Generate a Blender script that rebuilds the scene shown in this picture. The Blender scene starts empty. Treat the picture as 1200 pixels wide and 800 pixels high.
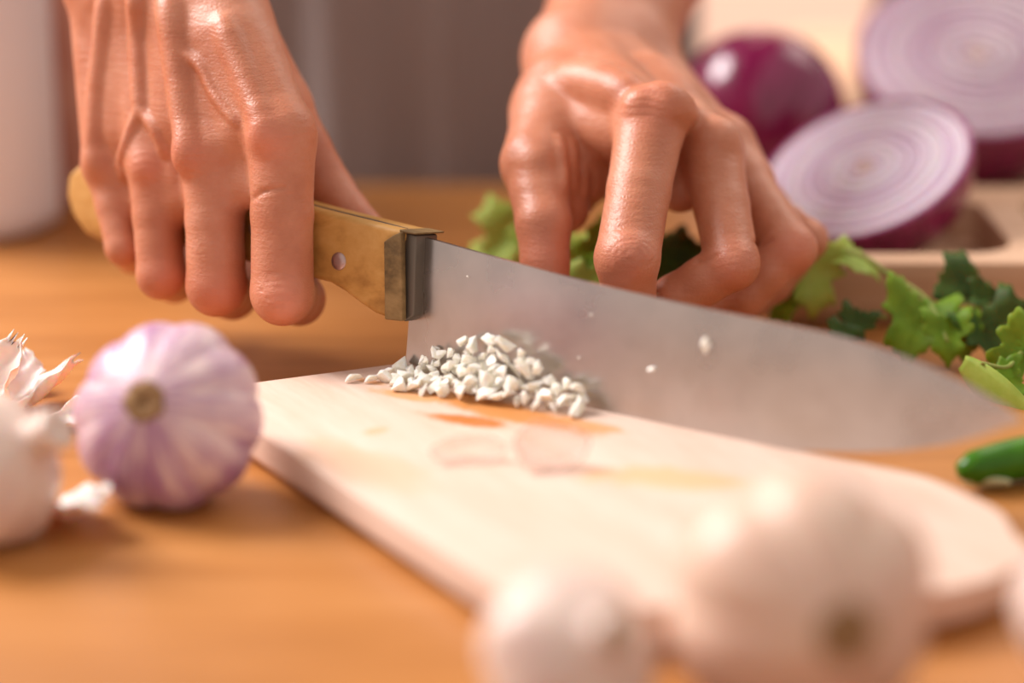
import bpy, bmesh, math, random
import numpy as np
from mathutils import Vector, Matrix, Euler

S = 0.01                      # the code below works in centimetres
C = bpy.context.scene.collection
rnd = random.Random(7)

# ------------------------------------------------------------------ camera
PITCH = math.radians(17); FPX = 80 / 36 * 1200; DIST = 77.0
FWD = np.array([0, math.cos(PITCH), -math.sin(PITCH)])
UPV = np.array([0, math.sin(PITCH), math.cos(PITCH)])
RGT = np.array([1.0, 0, 0])
CAM = np.array([0, 0, 1.3]) - DIST * FWD
cam_d = bpy.data.cameras.new('camera'); cam = bpy.data.objects.new('camera', cam_d); C.objects.link(cam)
cam.location = Vector(CAM) * S
cam.rotation_euler = (math.pi / 2 - PITCH, 0, 0)
cam_d.lens = 80; cam_d.sensor_width = 36; cam_d.clip_start = 0.02
cam_d.dof.use_dof = True; cam_d.dof.focus_distance = 0.735; cam_d.dof.aperture_fstop = 2.55
bpy.context.scene.camera = cam

# ------------------------------------------------------------------ world, lights, exposure
w = bpy.data.worlds.new('world'); bpy.context.scene.world = w; w.use_nodes = True
wb = w.node_tree.nodes['Background']
wb.inputs[0].default_value = (1.0, 0.89, 0.83, 1); wb.inputs[1].default_value = 0.68

def area(name, loc, aim, size, power, col):
    l = bpy.data.lights.new(name, 'AREA'); l.energy = power; l.color = col
    l.shape = 'RECTANGLE'; l.size = size[0] * S; l.size_y = size[1] * S
    o = bpy.data.objects.new(name, l); C.objects.link(o); o.location = Vector(loc) * S
    o.rotation_euler = (Vector(aim) - Vector(loc)).to_track_quat('-Z', 'Y').to_euler()
    return o
area('window_light', (-112, 48, 112), (0, -2, 2), (75, 80), 50, (1.0, 0.94, 0.92))
area('right_rear_light', (90, 90, 120), (0, 0, 0), (90, 80), 6, (1.0, 0.9, 0.8))  # weak unseen area light from the right rear
area('wall_fill_light', (40, 110, 120), (60, 200, 20), (60, 60), 24, (1.0, 0.9, 0.8))  # unseen lamp added to brighten the back wall

vs = bpy.context.scene.view_settings
vs.view_transform = 'Standard'; vs.look = 'None'; vs.gamma = 1; vs.use_curve_mapping = False
vs.exposure = 0.0

# ------------------------------------------------------------------ helpers
def ray(px, py):
    return FWD + RGT * (px - 600) / FPX - UPV * (py - 400) / FPX
def at_z(px, py, z=0.0):
    d = ray(px, py); return CAM + d * (z - CAM[2]) / d[2]
def at_y(px, py, Y):
    d = ray(px, py); return CAM + d * (Y - CAM[1]) / d[1]

# the blade's own frame: u along the blade, w up, n towards the camera side
YAW = math.radians(34)
KO = np.array([-3.47, -3.04, 1.36])
KU = np.array([math.cos(YAW), -math.sin(YAW), 0]); _n0 = np.array([-math.sin(YAW), -math.cos(YAW), 0]); ROLL = math.radians(-10)
KW = math.cos(ROLL) * np.array([0, 0, 1.0]) + math.sin(ROLL) * _n0; KN = math.cos(ROLL) * _n0 - math.sin(ROLL) * np.array([0, 0, 1.0])
def kp(px, py, d=0.0):                      # world point on the plane d cm in front of the blade's middle
    r = ray(px, py); o = KO + KN * d
    return CAM + r * (np.dot(o - CAM, KN) / np.dot(r, KN))
def kuw(px, py, d=0.0):
    p = kp(px, py, d) - KO; return (float(np.dot(p, KU)), float(np.dot(p, KW)))
def kw(u, w_, d=0.0):
    return KO + KU * u + KW * w_ + KN * d

def put(name, verts, faces, mat, parent=None, smooth=True):
    me = bpy.data.meshes.new(name)
    me.from_pydata([tuple(float(c) * S for c in v) for v in verts], [], faces)
    me.update()
    o = bpy.data.objects.new(name, me); C.objects.link(o)
    if mat: me.materials.append(mat)
    if smooth: me.polygons.foreach_set('use_smooth', [True] * len(me.polygons))
    if parent: o.parent = parent
    return o
def put_bm(name, bm, mat, parent=None, smooth=True, bevel=0, seg=3):
    bmesh.ops.recalc_face_normals(bm, faces=bm.faces)
    me = bpy.data.meshes.new(name); bm.to_mesh(me); bm.free()
    me.transform(Matrix.Scale(S, 4))
    o = bpy.data.objects.new(name, me); C.objects.link(o)
    if mat: me.materials.append(mat)
    if smooth: me.polygons.foreach_set('use_smooth', [True] * len(me.polygons))
    if bevel:
        m = o.modifiers.new('b', 'BEVEL'); m.width = bevel * S; m.segments = seg; m.limit_method = 'ANGLE'; m.angle_limit = math.radians(40)
        m.harden_normals = False
    if parent: o.parent = parent
    return o
def tag(o, label=None, cat=None, group=None, kind=None):
    if label: o['label'] = label
    if cat: o['category'] = cat
    if group: o['group'] = group
    if kind: o['kind'] = kind
    return o
def thing(name, loc, label, cat, group=None):
    o = bpy.data.objects.new(name, None); C.objects.link(o)
    o.location = Vector(loc) * S; o.empty_display_size = 0.01
    tag(o, label, cat, group); return o
def box_bm(x0, x1, y0, y1, z0, z1, bm=None):
    bm = bm or bmesh.new()
    r = bmesh.ops.create_cube(bm, size=1)
    for v in r['verts']:
        v.co = Vector(((x0 + x1) / 2 + v.co.x * (x1 - x0), (y0 + y1) / 2 + v.co.y * (y1 - y0), (z0 + z1) / 2 + v.co.z * (z1 - z0)))
    return bm
def lathe(profile, n=48, mod=None):
    """profile of (r, z) from bottom to top -> verts, faces; mod(r, z, a, t) may change a point"""
    vs_, fs = [], []
    m = len(profile)
    for j, (r, z) in enumerate(profile):
        for i in range(n):
            a = 2 * math.pi * i / n
            p = (r * math.cos(a), r * math.sin(a), z)
            vs_.append(mod(r, z, a, j / (m - 1)) if mod else p)
    for j in range(m - 1):
        for i in range(n):
            k = (i + 1) % n
            fs.append((j * n + i, j * n + k, (j + 1) * n + k, (j + 1) * n + i))
    fs.append(tuple(range(n))[::-1]); fs.append(tuple((m - 1) * n + i for i in range(n)))
    return vs_, fs
def tube(points, radii, n=10):
    vs_, fs = [], []
    P = [np.array(p, float) for p in points]
    ref = np.array([0.13, 0.2, 0.97])
    for j, p in enumerate(P):
        t = P[min(j + 1, len(P) - 1)] - P[max(j - 1, 0)]; t /= np.linalg.norm(t) + 1e-9
        a = np.cross(t, ref); a /= np.linalg.norm(a) + 1e-9; b = np.cross(t, a)
        r = radii[j] if hasattr(radii, '__len__') else radii
        for i in range(n):
            an = 2 * math.pi * i / n
            vs_.append(p + r * (math.cos(an) * a + math.sin(an) * b))
    for j in range(len(P) - 1):
        for i in range(n):
            k = (i + 1) % n
            fs.append((j * n + i, (j + 1) * n + i, (j + 1) * n + k, j * n + k))
    fs.append(tuple(range(n))); fs.append(tuple((len(P) - 1) * n + i for i in range(n))[::-1])
    return vs_, fs
def curve_pts(ctrl, n=8):
    P = [np.array(p, float) for p in ctrl]; P = [2 * P[0] - P[1]] + P + [2 * P[-1] - P[-2]]; out = []
    for i in range(1, len(P) - 2):
        for k in range(n):
            t = k / n
            out.append(0.5 * ((2 * P[i]) + (P[i + 1] - P[i - 1]) * t + (2 * P[i - 1] - 5 * P[i] + 4 * P[i + 1] - P[i + 2]) * t ** 2 + (-P[i - 1] + 3 * P[i] - 3 * P[i + 1] + P[i + 2]) * t ** 3))
    out.append(P[-2]); return out
def xf(verts, R=None, loc=(0, 0, 0)):
    R = R or Matrix.Identity(3); L = Vector(loc)
    return [tuple(R @ Vector(v) + L) for v in verts]
def frame_to(zdir, spin=0.0):
    return (Vector(zdir).normalized().to_track_quat('Z', 'Y').to_matrix()) @ Matrix.Rotation(spin, 3, 'Z')
def prism(outline, place, t0, t1):
    """closed 2-D outline extruded between offsets t0 and t1, place(a, b, t) -> world point"""
    bm = bmesh.new()
    A = [bm.verts.new(tuple(place(a, b, t0))) for a, b in outline]
    B = [bm.verts.new(tuple(place(a, b, t1))) for a, b in outline]
    bm.faces.new(A); bm.faces.new(B[::-1]); n = len(A)
    for i in range(n): bm.faces.new((A[i], A[(i + 1) % n], B[(i + 1) % n], B[i]))
    return bm

# ------------------------------------------------------------------ materials
class NM:
    def __init__(s, name, col=(.8, .8, .8), rough=.5, **kw_):
        s.m = bpy.data.materials.new(name); s.m.use_nodes = True; s.t = s.m.node_tree
        s.b = s.t.nodes['Principled BSDF']
        s.b.inputs['Base Color'].default_value = (*col, 1); s.b.inputs['Roughness'].default_value = rough
        for k, v in kw_.items():
            s.b.inputs[k.replace('_', ' ')].default_value = v
    def n(s, typ, **kw_):
        nd = s.t.nodes.new(typ)
        for k, v in kw_.items():
            if k.startswith('i_'): nd.inputs[k[2:].replace('_', ' ')].default_value = v
            else: setattr(nd, k, v)
        return nd
    def l(s, a, b): s.t.links.new(a, b)
    def coords(s, scale=(1, 1, 1), rot=(0, 0, 0), loc=(0, 0, 0)):
        tc = s.n('ShaderNodeTexCoord'); mp = s.n('ShaderNodeMapping')
        mp.inputs['Scale'].default_value = scale; mp.inputs['Rotation'].default_value = rot; mp.inputs['Location'].default_value = loc
        s.l(tc.outputs['Object'], mp.inputs['Vector']); return mp.outputs[0]
    def noise(s, vec, scale, detail=4, rough=.5, dist=0):
        nd = s.n('ShaderNodeTexNoise'); nd.inputs['Scale'].default_value = scale; nd.inputs['Detail'].default_value = detail
        nd.inputs['Roughness'].default_value = rough; nd.inputs['Distortion'].default_value = dist
        s.l(vec, nd.inputs['Vector']); return nd.outputs[0]
    def ramp(s, fac, stops):
        r = s.n('ShaderNodeValToRGB'); e = r.color_ramp.elements
        e[0].position = stops[0][0]; e[0].color = (*stops[0][1], 1); e[1].position = stops[-1][0]; e[1].color = (*stops[-1][1], 1)
        for p, c in stops[1:-1]:
            x = e.new(p); x.color = (*c, 1)
        s.l(fac, r.inputs[0]); return r.outputs[0]
    def mix(s, fac, a, b, mode='MIX'):
        m = s.n('ShaderNodeMix', data_type='RGBA', blend_type=mode)
        for sock, v in ((m.inputs[0], fac), (m.inputs[6], a), (m.inputs[7], b)):
            if isinstance(v, (int, float)): sock.default_value = v
            elif isinstance(v, tuple): sock.default_value = (*v, 1)
            else: s.l(v, sock)
        return m.outputs[2]
    def math(s, op, a, b=0.0, c=0.0):
        m = s.n('ShaderNodeMath', operation=op)
        for sock, v in zip(m.inputs, (a, b, c)):
            if isinstance(v, (int, float)): sock.default_value = v
            else: s.l(v, sock)
        return m.outputs[0]
    def color(s, sock): s.l(sock, s.b.inputs['Base Color']); return s
    def bump(s, h, strength=.3, dist=.001):
        b = s.n('ShaderNodeBump'); b.inputs['Strength'].default_value = strength; b.inputs['Distance'].default_value = dist
        s.l(h, b.inputs['Height']); s.l(b.outputs[0], s.b.inputs['Normal']); return s

def wood(name, c0, c1, c2, rot, rough, stretch=14, scale=22, gloss=.5, bump=.15):
    m = NM(name, rough=rough); m.b.inputs['Specular IOR Level'].default_value = gloss
    v = m.coords(scale=(1, stretch, stretch), rot=rot)
    a = m.noise(v, scale * .22, 6, .6, .6); b = m.noise(v, scale, 4, .6)
    f = m.math('ADD', m.math('MULTIPLY', a, .7), m.math('MULTIPLY', b, .3))
    m.color(m.ramp(f, [(.32, c0), (.5, c1), (.68, c2)])).bump(b, bump, .0006); return m

m_table = wood('table_wood', (.34, .12, .02), (.45, .175, .038), (.55, .24, .07), (0, 0, .12), .42, 7, 14, .55).m

def board_material():
    m = NM('board_maple', rough=.5)
    v = m.coords(scale=(9, 1, 9), rot=(0, 0, 0))
    a = m.noise(v, 9, 6, .6, .3); b = m.noise(v, 60, 3, .6)
    f = m.math('ADD', m.math('MULTIPLY', a, .7), m.math('MULTIPLY', b, .3))
    base = m.ramp(f, [(.3, (.66, .44, .325)), (.52, (.74, .535, .43)), (.7, (.79, .61, .51))])
    # stains of garlic juice in the wood, and the clove skin's shadow painted in, each with a shape of its own, placed in the board's frame
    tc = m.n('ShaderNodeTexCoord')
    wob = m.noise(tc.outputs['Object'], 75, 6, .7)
    for (x, y, rx, ry, ang, c, amt) in STAINS_SHADOW:
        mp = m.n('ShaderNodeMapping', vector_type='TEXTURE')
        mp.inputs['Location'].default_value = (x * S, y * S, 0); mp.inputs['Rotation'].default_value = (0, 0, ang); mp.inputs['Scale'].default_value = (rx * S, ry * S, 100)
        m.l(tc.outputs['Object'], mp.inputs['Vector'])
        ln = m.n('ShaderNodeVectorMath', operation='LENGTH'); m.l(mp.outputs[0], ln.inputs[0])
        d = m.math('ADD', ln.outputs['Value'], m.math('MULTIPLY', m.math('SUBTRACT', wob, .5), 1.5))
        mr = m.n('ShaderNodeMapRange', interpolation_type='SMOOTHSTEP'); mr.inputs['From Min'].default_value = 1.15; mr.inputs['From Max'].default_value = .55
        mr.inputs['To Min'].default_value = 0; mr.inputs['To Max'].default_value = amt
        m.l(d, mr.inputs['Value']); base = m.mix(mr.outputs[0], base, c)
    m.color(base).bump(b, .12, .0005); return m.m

def skin_material():
    m = NM('skin', rough=.43)
    v = m.coords()
    a = m.noise(v, 38, 5, .6); b = m.noise(v, 160, 3, .6)
    col = m.ramp(a, [(.3, (.45, .145, .07)), (.5, (.54, .20, .107)), (.72, (.61, .27, .17))])
    at = m.n('ShaderNodeAttribute', attribute_name='flush')
    col = m.mix(m.math('MULTIPLY', at.outputs['Fac'], .55), col, (.72, .24, .15))
    m.color(col)
    fine = m.n('ShaderNodeTexVoronoi', feature='DISTANCE_TO_EDGE'); fine.inputs['Scale'].default_value = 650
    m.l(v, fine.inputs['Vector'])
    st = m.coords(scale=(1, 1, 5)); cr = m.noise(st, 130, 4, .65, .4)
    h = m.math('ADD', m.math('MULTIPLY', fine.outputs['Distance'], .5), m.math('MULTIPLY', cr, 1.0))
    m.bump(h, .45, .0007)
    m.b.inputs['Subsurface Weight'].default_value = .22; m.b.inputs['Subsurface Radius'].default_value = (1, .3, .12)
    m.b.inputs['Subsurface Scale'].default_value = .005
    m.b.inputs['Specular IOR Level'].default_value = .5
    return m.m

def steel():
    m = NM('blade_steel', (.62, .585, .56), .27, Metallic=1.0)
    v = m.coords(scale=(1, 1, 1), rot=(0, 0, YAW))
    a = m.noise(v, 22, 4, .6, .2)
    st = m.coords(scale=(1, 1, 1), rot=(0, 0, YAW)); 
    mp = m.coords(scale=(40, 40, 1), rot=(0, 0, 0)); s_ = m.noise(mp, 18, 3, .6)
    sp = m.noise(v, 420, 2, .5)
    rr = m.math('ADD', m.math('MULTIPLY', a, .26), .15)
    m.l(rr, m.b.inputs['Roughness'])
    m.color(m.ramp(a, [(.35, (.47, .425, .40)), (.6, (.58, .53, .50)), (.72, (.54, .49, .46))]))
    m.bump(m.math('ADD', a, m.math('MULTIPLY', sp, .08)), .035, .0008)
    return m.m

m_skin = skin_material()
m_blade = steel()
m_tang = NM('dark_tang', (.10, .07, .05), .55, Metallic=.3).m
m_ferrule = NM('bolster_metal', (.17, .14, .11), .5, Metallic=.7).m
m_rivet = NM('rivet_metal', (.50, .36, .33), .38, Metallic=.85).m
m_handle = wood('handle_wood', (.30, .13, .03), (.53, .27, .07), (.64, .36, .12), (0, 0, YAW), .5, 10, 26, .3, .3).m
m_handle_dark = wood('worn_end_wood', (.06, .035, .015), (.22, .135, .055), (.36, .23, .10), (0, 0, YAW), .7, 3, 90, .2, .6).m
m_handle_pale = wood('pale_butt_wood', (.50, .36, .19), (.62, .48, .29), (.70, .56, .36), (0, 0, YAW), .5, 6, 30).m
m_tray = wood('tray_wood', (.50, .27, .15), (.62, .38, .235), (.72, .49, .33), (0, 0, .05), .5, 8, 14).m

def garlic_flesh():
    m = NM('garlic_flesh', (.86, .80, .60), .32)
    v = m.coords(); a = m.noise(v, 260, 3, .5)
    m.color(m.ramp(a, [(.35, (.90, .85, .70)), (.6, (.96, .94, .86))]))
    m.b.inputs['Subsurface Weight'].default_value = .3; m.b.inputs['Subsurface Scale'].default_value = .003
    m.b.inputs['Subsurface Radius'].default_value = (1, .9, .6)
    return m.m
m_garlic = garlic_flesh()
def garlic_skin(name, base, streak, amount, lobes=9):
    m = NM(name, rough=.36)
    tc = m.n('ShaderNodeTexCoord'); sx = m.n('ShaderNodeSeparateXYZ'); m.l(tc.outputs['Object'], sx.inputs[0])
    ang = m.math('ARCTAN2', sx.outputs[1], sx.outputs[0])
    cb = m.n('ShaderNodeCombineXYZ'); m.l(m.math('MULTIPLY', m.math('SINE', ang), 1), cb.inputs[0]); m.l(m.math('MULTIPLY', m.math('COSINE', ang), 1), cb.inputs[1])
    m.l(m.math('MULTIPLY', sx.outputs[2], 12), cb.inputs[2])
    a = m.noise(cb.outputs[0], 7, 5, .65); b = m.noise(tc.outputs['Object'], 45, 3, .5)
    f = m.math('MULTIPLY', m.math('ADD', a, m.math('MULTIPLY', b, .8)), .6)
    col = m.ramp(f, [(.42, base), (.52, tuple((x + y) / 2 for x, y in zip(base, streak))), (.64, streak)])
    m.color(m.mix(amount, base, col)).bump(a, .2, .001)
    m.b.inputs['Subsurface Weight'].default_value = .15; m.b.inputs['Subsurface Scale'].default_value = .004
    return m.m
m_bulb_purple = garlic_skin('purple_garlic_skin', (.80, .62, .60), (.38, .17, .33), .9)
m_bulb_white = garlic_skin('white_garlic_skin', (.82, .68, .58), (.58, .36, .32), .6)
m_bulb_tan = garlic_skin('tan_garlic_skin', (.80, .60, .47), (.60, .33, .24), .8)
m_stub = wood('dry_stem', (.20, .10, .04), (.33, .19, .09), (.46, .30, .15), (0, 0, 0), .85, 2, 80, .2).m
m_paper = NM('papery_skin', (.84, .66, .60), .45); m_paper.b.inputs['Transmission Weight'].default_value = 0
_a = m_paper.noise(m_paper.coords(), 60, 4, .6); m_paper.color(m_paper.ramp(_a, [(.3, (.92, .82, .77)), (.7, (.84, .66, .62))]))
m_paper.b.inputs['Subsurface Weight'].default_value = .4; m_paper.b.inputs['Subsurface Scale'].default_value = .003
m_paper.bump(m_paper.noise(m_paper.coords(scale=(6, 1, 1)), 90, 3), .3, .001); m_paper = m_paper.m
m_film = NM('thin_clove_film', (.80, .50, .38), .35); m_film.b.inputs['Alpha'].default_value = .55; m_film = m_film.m

def onion_skin():
    m = NM('red_onion_skin', (.20, .008, .055), .2)
    tc = m.n('ShaderNodeTexCoord'); sx = m.n('ShaderNodeSeparateXYZ'); m.l(tc.outputs['Object'], sx.inputs[0])
    ang = m.math('ARCTAN2', sx.outputs[1], sx.outputs[0])
    cb = m.n('ShaderNodeCombineXYZ'); m.l(m.math('SINE', ang), cb.inputs[0]); m.l(m.math('COSINE', ang), cb.inputs[1]); m.l(m.math('MULTIPLY', sx.outputs[2], 6), cb.inputs[2])
    a = m.noise(cb.outputs[0], 14, 4, .6)
    m.color(m.ramp(a, [(.3, (.13, .004, .04)), (.55, (.22, .010, .07)), (.75, (.33, .03, .13))]))
    m.b.inputs['Coat Weight'].default_value = .4; return m.m
m_onion = onion_skin()
def onion_flesh(name, c0, c1, freq):
    m = NM(name, rough=.3)
    tc = m.n('ShaderNodeTexCoord'); a = m.noise(tc.outputs['Object'], freq, 4, .6)
    m.color(m.ramp(a, [(.3, c0), (.7, c1)]))
    m.b.inputs['Subsurface Weight'].default_value = .25; m.b.inputs['Subsurface Scale'].default_value = .005; return m.m
m_of = [onion_flesh('onion_layer_outer', (.42, .10, .30), (.55, .20, .42), 60),
        onion_flesh('onion_layer_pale', (.74, .56, .72), (.82, .68, .80), 60),
        onion_flesh('onion_layer_white', (.80, .66, .77), (.86, .76, .83), 50),
        onion_flesh('onion_layer_ring', (.68, .48, .66), (.76, .60, .73), 80)]
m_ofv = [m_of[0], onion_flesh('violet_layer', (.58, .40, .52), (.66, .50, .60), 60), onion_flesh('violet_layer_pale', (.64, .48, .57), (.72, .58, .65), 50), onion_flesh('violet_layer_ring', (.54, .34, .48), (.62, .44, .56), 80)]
m_ocore = onion_flesh('onion_core', (.66, .44, .42), (.78, .62, .56), 90)
def leafm(name, c0, c1):
    m = NM(name, rough=.55, Specular_IOR_Level=.25); a = m.noise(m.coords(), 90, 4, .6); m.color(m.ramp(a, [(.3, c0), (.7, c1)]))
    m.b.inputs['Subsurface Weight'].default_value = .2; m.b.inputs['Subsurface Scale'].default_value = .002
    m.bump(a, .3, .001); return m.m
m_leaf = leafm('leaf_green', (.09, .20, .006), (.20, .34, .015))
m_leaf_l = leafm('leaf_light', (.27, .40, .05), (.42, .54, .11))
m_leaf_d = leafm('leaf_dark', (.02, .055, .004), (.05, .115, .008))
m_stem = leafm('stem_green', (.26, .33, .07), (.38, .42, .12))
m_chili = leafm('chili_green', (.025, .12, .004), (.06, .20, .008)); m_chili.node_tree.nodes['Principled BSDF'].inputs['Roughness'].default_value = .2
m_chili_in = NM('chili_flesh', (.62, .66, .40), .4).m

def cloth(name, c, scale=1200):
    m = NM(name, c, .9); v = m.coords(scale=(1, 1, .15)); a = m.noise(v, 40, 5, .6)
    m.color(m.mix(a, tuple(x * .82 for x in c), tuple(min(1, x * 1.15) for x in c)))
    m.bump(m.noise(m.coords(), scale, 2), .3, .0006); return m.m
m_apron = cloth('apron_linen', (.31, .26, .25)); m_shirt = cloth('shirt_cotton', (.30, .24, .22)); m_skirt = cloth('trouser_cloth', (.10, .09, .10))
m_wall = NM('wall_plaster', (.86, .61, .50), .8); m_wall.bump(m_wall.noise(m_wall.coords(), 30), .1, .002); m_wall = m_wall.m
m_floor = wood('floor_wood', (.30, .18, .10), (.38, .24, .14), (.46, .30, .18), (0, 0, 0), .5, 8, 4).m
m_white = NM('white_glaze', (.90, .86, .89), .75); m_white.bump(m_white.noise(m_white.coords(), 200), .2, .001); m_white = m_white.m
m_clay = NM('rosy_clay', (.50, .24, .17), .5); m_clay.color(m_clay.ramp(m_clay.noise(m_clay.coords(), 40), [(.3, (.60, .30, .23)), (.7, (.68, .40, .31))])); m_clay = m_clay.m
m_dark = NM('black_enamel', (.02, .02, .022), .35).m

# ------------------------------------------------------------------ the setting
def setting(name, bm, mat):
    return tag(put_bm(name, bm, mat, smooth=False), kind='structure')
setting('floor', box_bm(-420, 460, -320, 215, -80, -75), m_floor)
setting('wall_back', box_bm(-420, 460, 215, 225, -75, 190), m_wall)
setting('baseboard_back', box_bm(-420, 460, 213.5, 215, -75, -65), m_white)

# ------------------------------------------------------------------ table
t = thing('kitchen_table', (0, 0, -75), 'orange-brown wooden kitchen table the board, knife and food lie on', 'table')
def tabled(name, bm, mat, bevel=.3):
    o = put_bm(name, bm, mat, smooth=True, bevel=bevel); o.parent = t; o.matrix_parent_inverse = Matrix.Translation((0, 0, .75)); return o
tabled('tabletop', box_bm(-62, 72, -62, 29.3, -3.2, 0), m_table, .4)
for sx in (-56, 66):
    for sy in (-56, 23): tabled('leg', box_bm(sx - 3, sx + 3, sy - 3, sy + 3, -75, -3.2), m_table)
for (a, b, c, d) in ((-53, 63, -57, -55), (-53, 63, 22, 24), (-57, -55, -53, 20), (65, 67, -53, 20)):
    tabled('apron_rail', box_bm(a, b, c, d, -11, -3.2), m_table)

# ------------------------------------------------------------------ cutting board
B0 = np.array([-10.06, -5.31]); BANG = math.atan2(-.858, .514)     # the near left corner and the long direction
bx = np.array([.858, .514]); by = np.array([.514, -.858])            # across the board, along it
def to_board(p): d = np.array(p[:2]) - B0; return float(d @ bx), float(d @ by)
outline = [(-10.06, -5.31), (2.0, .1)] + [(4.0, -3.4), (6.0, -6.9), (7.75, -9.7)]
outline += [tuple(at_z(px, py, 1.2)[:2]) for px, py in ((925, 527), (960, 536), (1017, 547), (1083, 562), (1133, 583), (1172, 604), (1190, 632))]
outline += [(13.5, -18.2), (12.9, -19.6), (11.6, -20.8), (9.6, -21.5), (6.5, -21.9), (3.2, -22.3), (1.3, -22.6), (.4, -22.3)]
outline = outline[:5] + [tuple(p[:2]) for p in curve_pts([(a, b, 0) for a, b in outline[5:-2]], 4)] + outline[-1:]
pts = [to_board(p) for p in outline]
STAINS_SHADOW = []
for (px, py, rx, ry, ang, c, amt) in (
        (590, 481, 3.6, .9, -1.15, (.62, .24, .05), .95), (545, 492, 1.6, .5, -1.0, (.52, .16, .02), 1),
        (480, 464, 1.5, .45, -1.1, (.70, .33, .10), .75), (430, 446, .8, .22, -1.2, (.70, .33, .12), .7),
        (690, 498, 1.4, .4, -1.1, (.70, .30, .08), .7), (780, 560, 2.6, .9, -.7, (.76, .42, .18), .7), (440, 505, .5, .3, .2, (.70, .34, .12), .5),  # the wide one is the clove skin's cast shadow, put into the colour
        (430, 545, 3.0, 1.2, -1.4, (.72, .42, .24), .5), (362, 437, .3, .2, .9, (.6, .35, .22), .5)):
    q = to_board(at_z(px, py, 1.3)); STAINS_SHADOW.append((q[0], q[1], rx, ry, ang, c, amt))
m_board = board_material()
bm = bmesh.new()
ca, cb = sum(p[0] for p in pts) / len(pts), sum(p[1] for p in pts) / len(pts)
def inset(p, d): v = Vector((p[0] - ca, p[1] - cb)); v -= v.normalized() * d; return (ca + v.x, cb + v.y)
lo = [bm.verts.new((*inset(p, .5), 0.02)) for p in pts]; md = [bm.verts.new((a, b, .42)) for a, b in pts]; hi = [bm.verts.new((a, b, 1.3)) for a, b in pts]; n = len(pts)
bm.faces.new(lo); bm.faces.new(hi[::-1])
for A_, B_ in ((lo, md), (md, hi)):
    for i in range(n): bm.faces.new((A_[i], A_[(i + 1) % n], B_[(i + 1) % n], B_[i]))
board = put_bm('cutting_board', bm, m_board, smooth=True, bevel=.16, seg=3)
mw = Matrix.Identity(4); mw[0][0], mw[0][1] = bx[0], by[0]; mw[1][0], mw[1][1] = bx[1], by[1]; mw[2][2] = -1
# keep it a proper rotation: flip across the board instead of mirroring
bm2 = board.data
for v in bm2.vertices: v.co = (v.co.x, -v.co.y, v.co.z)
bm2.flip_normals()
board.rotation_euler = (0, 0, math.atan2(bx[1], bx[0])); board.location = Vector((B0[0], B0[1], 0)) * S
tag(board, 'pale maple cutting board with rounded far end and juice stains, lying under the knife', 'cutting board')
for nd in m_board.node_tree.nodes:                                   # stains and painted shadow share the flipped frame
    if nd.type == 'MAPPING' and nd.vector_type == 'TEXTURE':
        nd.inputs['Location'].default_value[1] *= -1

# ------------------------------------------------------------------ knife
kn = thing('chef_knife', KO, 'wide steel kitchen knife with wooden handle, edge resting on the cutting board', 'knife')
def kpart(o, par=None):
    o.parent = par or kn
    if par is None: o.matrix_parent_inverse = Matrix.Translation(-Vector(KO) * S)
    return o
spine = [kuw(*p) for p in ((482, 273), (560, 295), (640, 317), (710, 335), (775, 350), (850, 366), (920, 380), (985, 394), (1040, 411), (1090, 430), (1130, 448), (1170, 471), (1198, 491))]
edge = [kuw(*p) for p in ((475, 433), (530, 446), (590, 460), (645, 474), (700, 486), (755, 498), (810, 509), (860, 518), (910, 525), (960, 528.5), (1010, 530), (1060, 528), (1110, 521), (1155, 509), (1196, 494))]
def interp(path, u):
    return float(np.interp(u, [p[0] for p in path], [p[1] for p in path]))
us = np.linspace(edge[0][0] + .0, spine[-1][0], 90)
verts, faces = [], []
rows = 9
for u in us:
    a = interp(edge, u); b = max(interp(spine, u), a + .02)
    for j in range(rows):
        f = (0, .015, .08, .22, .4, .6, .8, .97, 1)[j]
        th = .012 + .088 * min(1, f / .75) ** .9
        th *= min(1, .35 + .65 * (us[-1] - u) / 6)
        verts.append(kw(u, a + (b - a) * f, th))
    for j in range(rows):
        f = (0, .015, .08, .22, .4, .6, .8, .97, 1)[j]
        th = (.012 + .088 * min(1, f / .75) ** .9) * min(1, .35 + .65 * (us[-1] - u) / 6)
        verts.append(kw(u, a + (b - a) * f, -th))
N2 = rows * 2
for i in range(len(us) - 1):
    o_ = i * N2; p_ = o_ + N2
    for j in range(rows - 1):
        faces.append((o_ + j, p_ + j, p_ + j + 1, o_ + j + 1))
        faces.append((o_ + rows + j, o_ + rows + j + 1, p_ + rows + j + 1, p_ + rows + j))
    faces.append((o_, o_ + rows, p_ + rows, p_)); faces.append((o_ + rows - 1, p_ + rows - 1, p_ + N2 - 1, o_ + N2 - 1))
for o_ in (0, (len(us) - 1) * N2):
    for j in range(rows - 1):
        q = (o_ + j, o_ + j + 1, o_ + rows + j + 1, o_ + rows + j); faces.append(q if o_ == 0 else q[::-1])
blade = put('blade', verts, faces, m_blade)
bm = bmesh.new(); bm.from_mesh(blade.data); bmesh.ops.recalc_face_normals(bm, faces=bm.faces)
for e in bm.edges:
    if len(e.link_faces) == 2 and e.calc_face_angle() > .7: e.smooth = False
bm.to_mesh(blade.data); bm.free(); kpart(blade)
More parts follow.
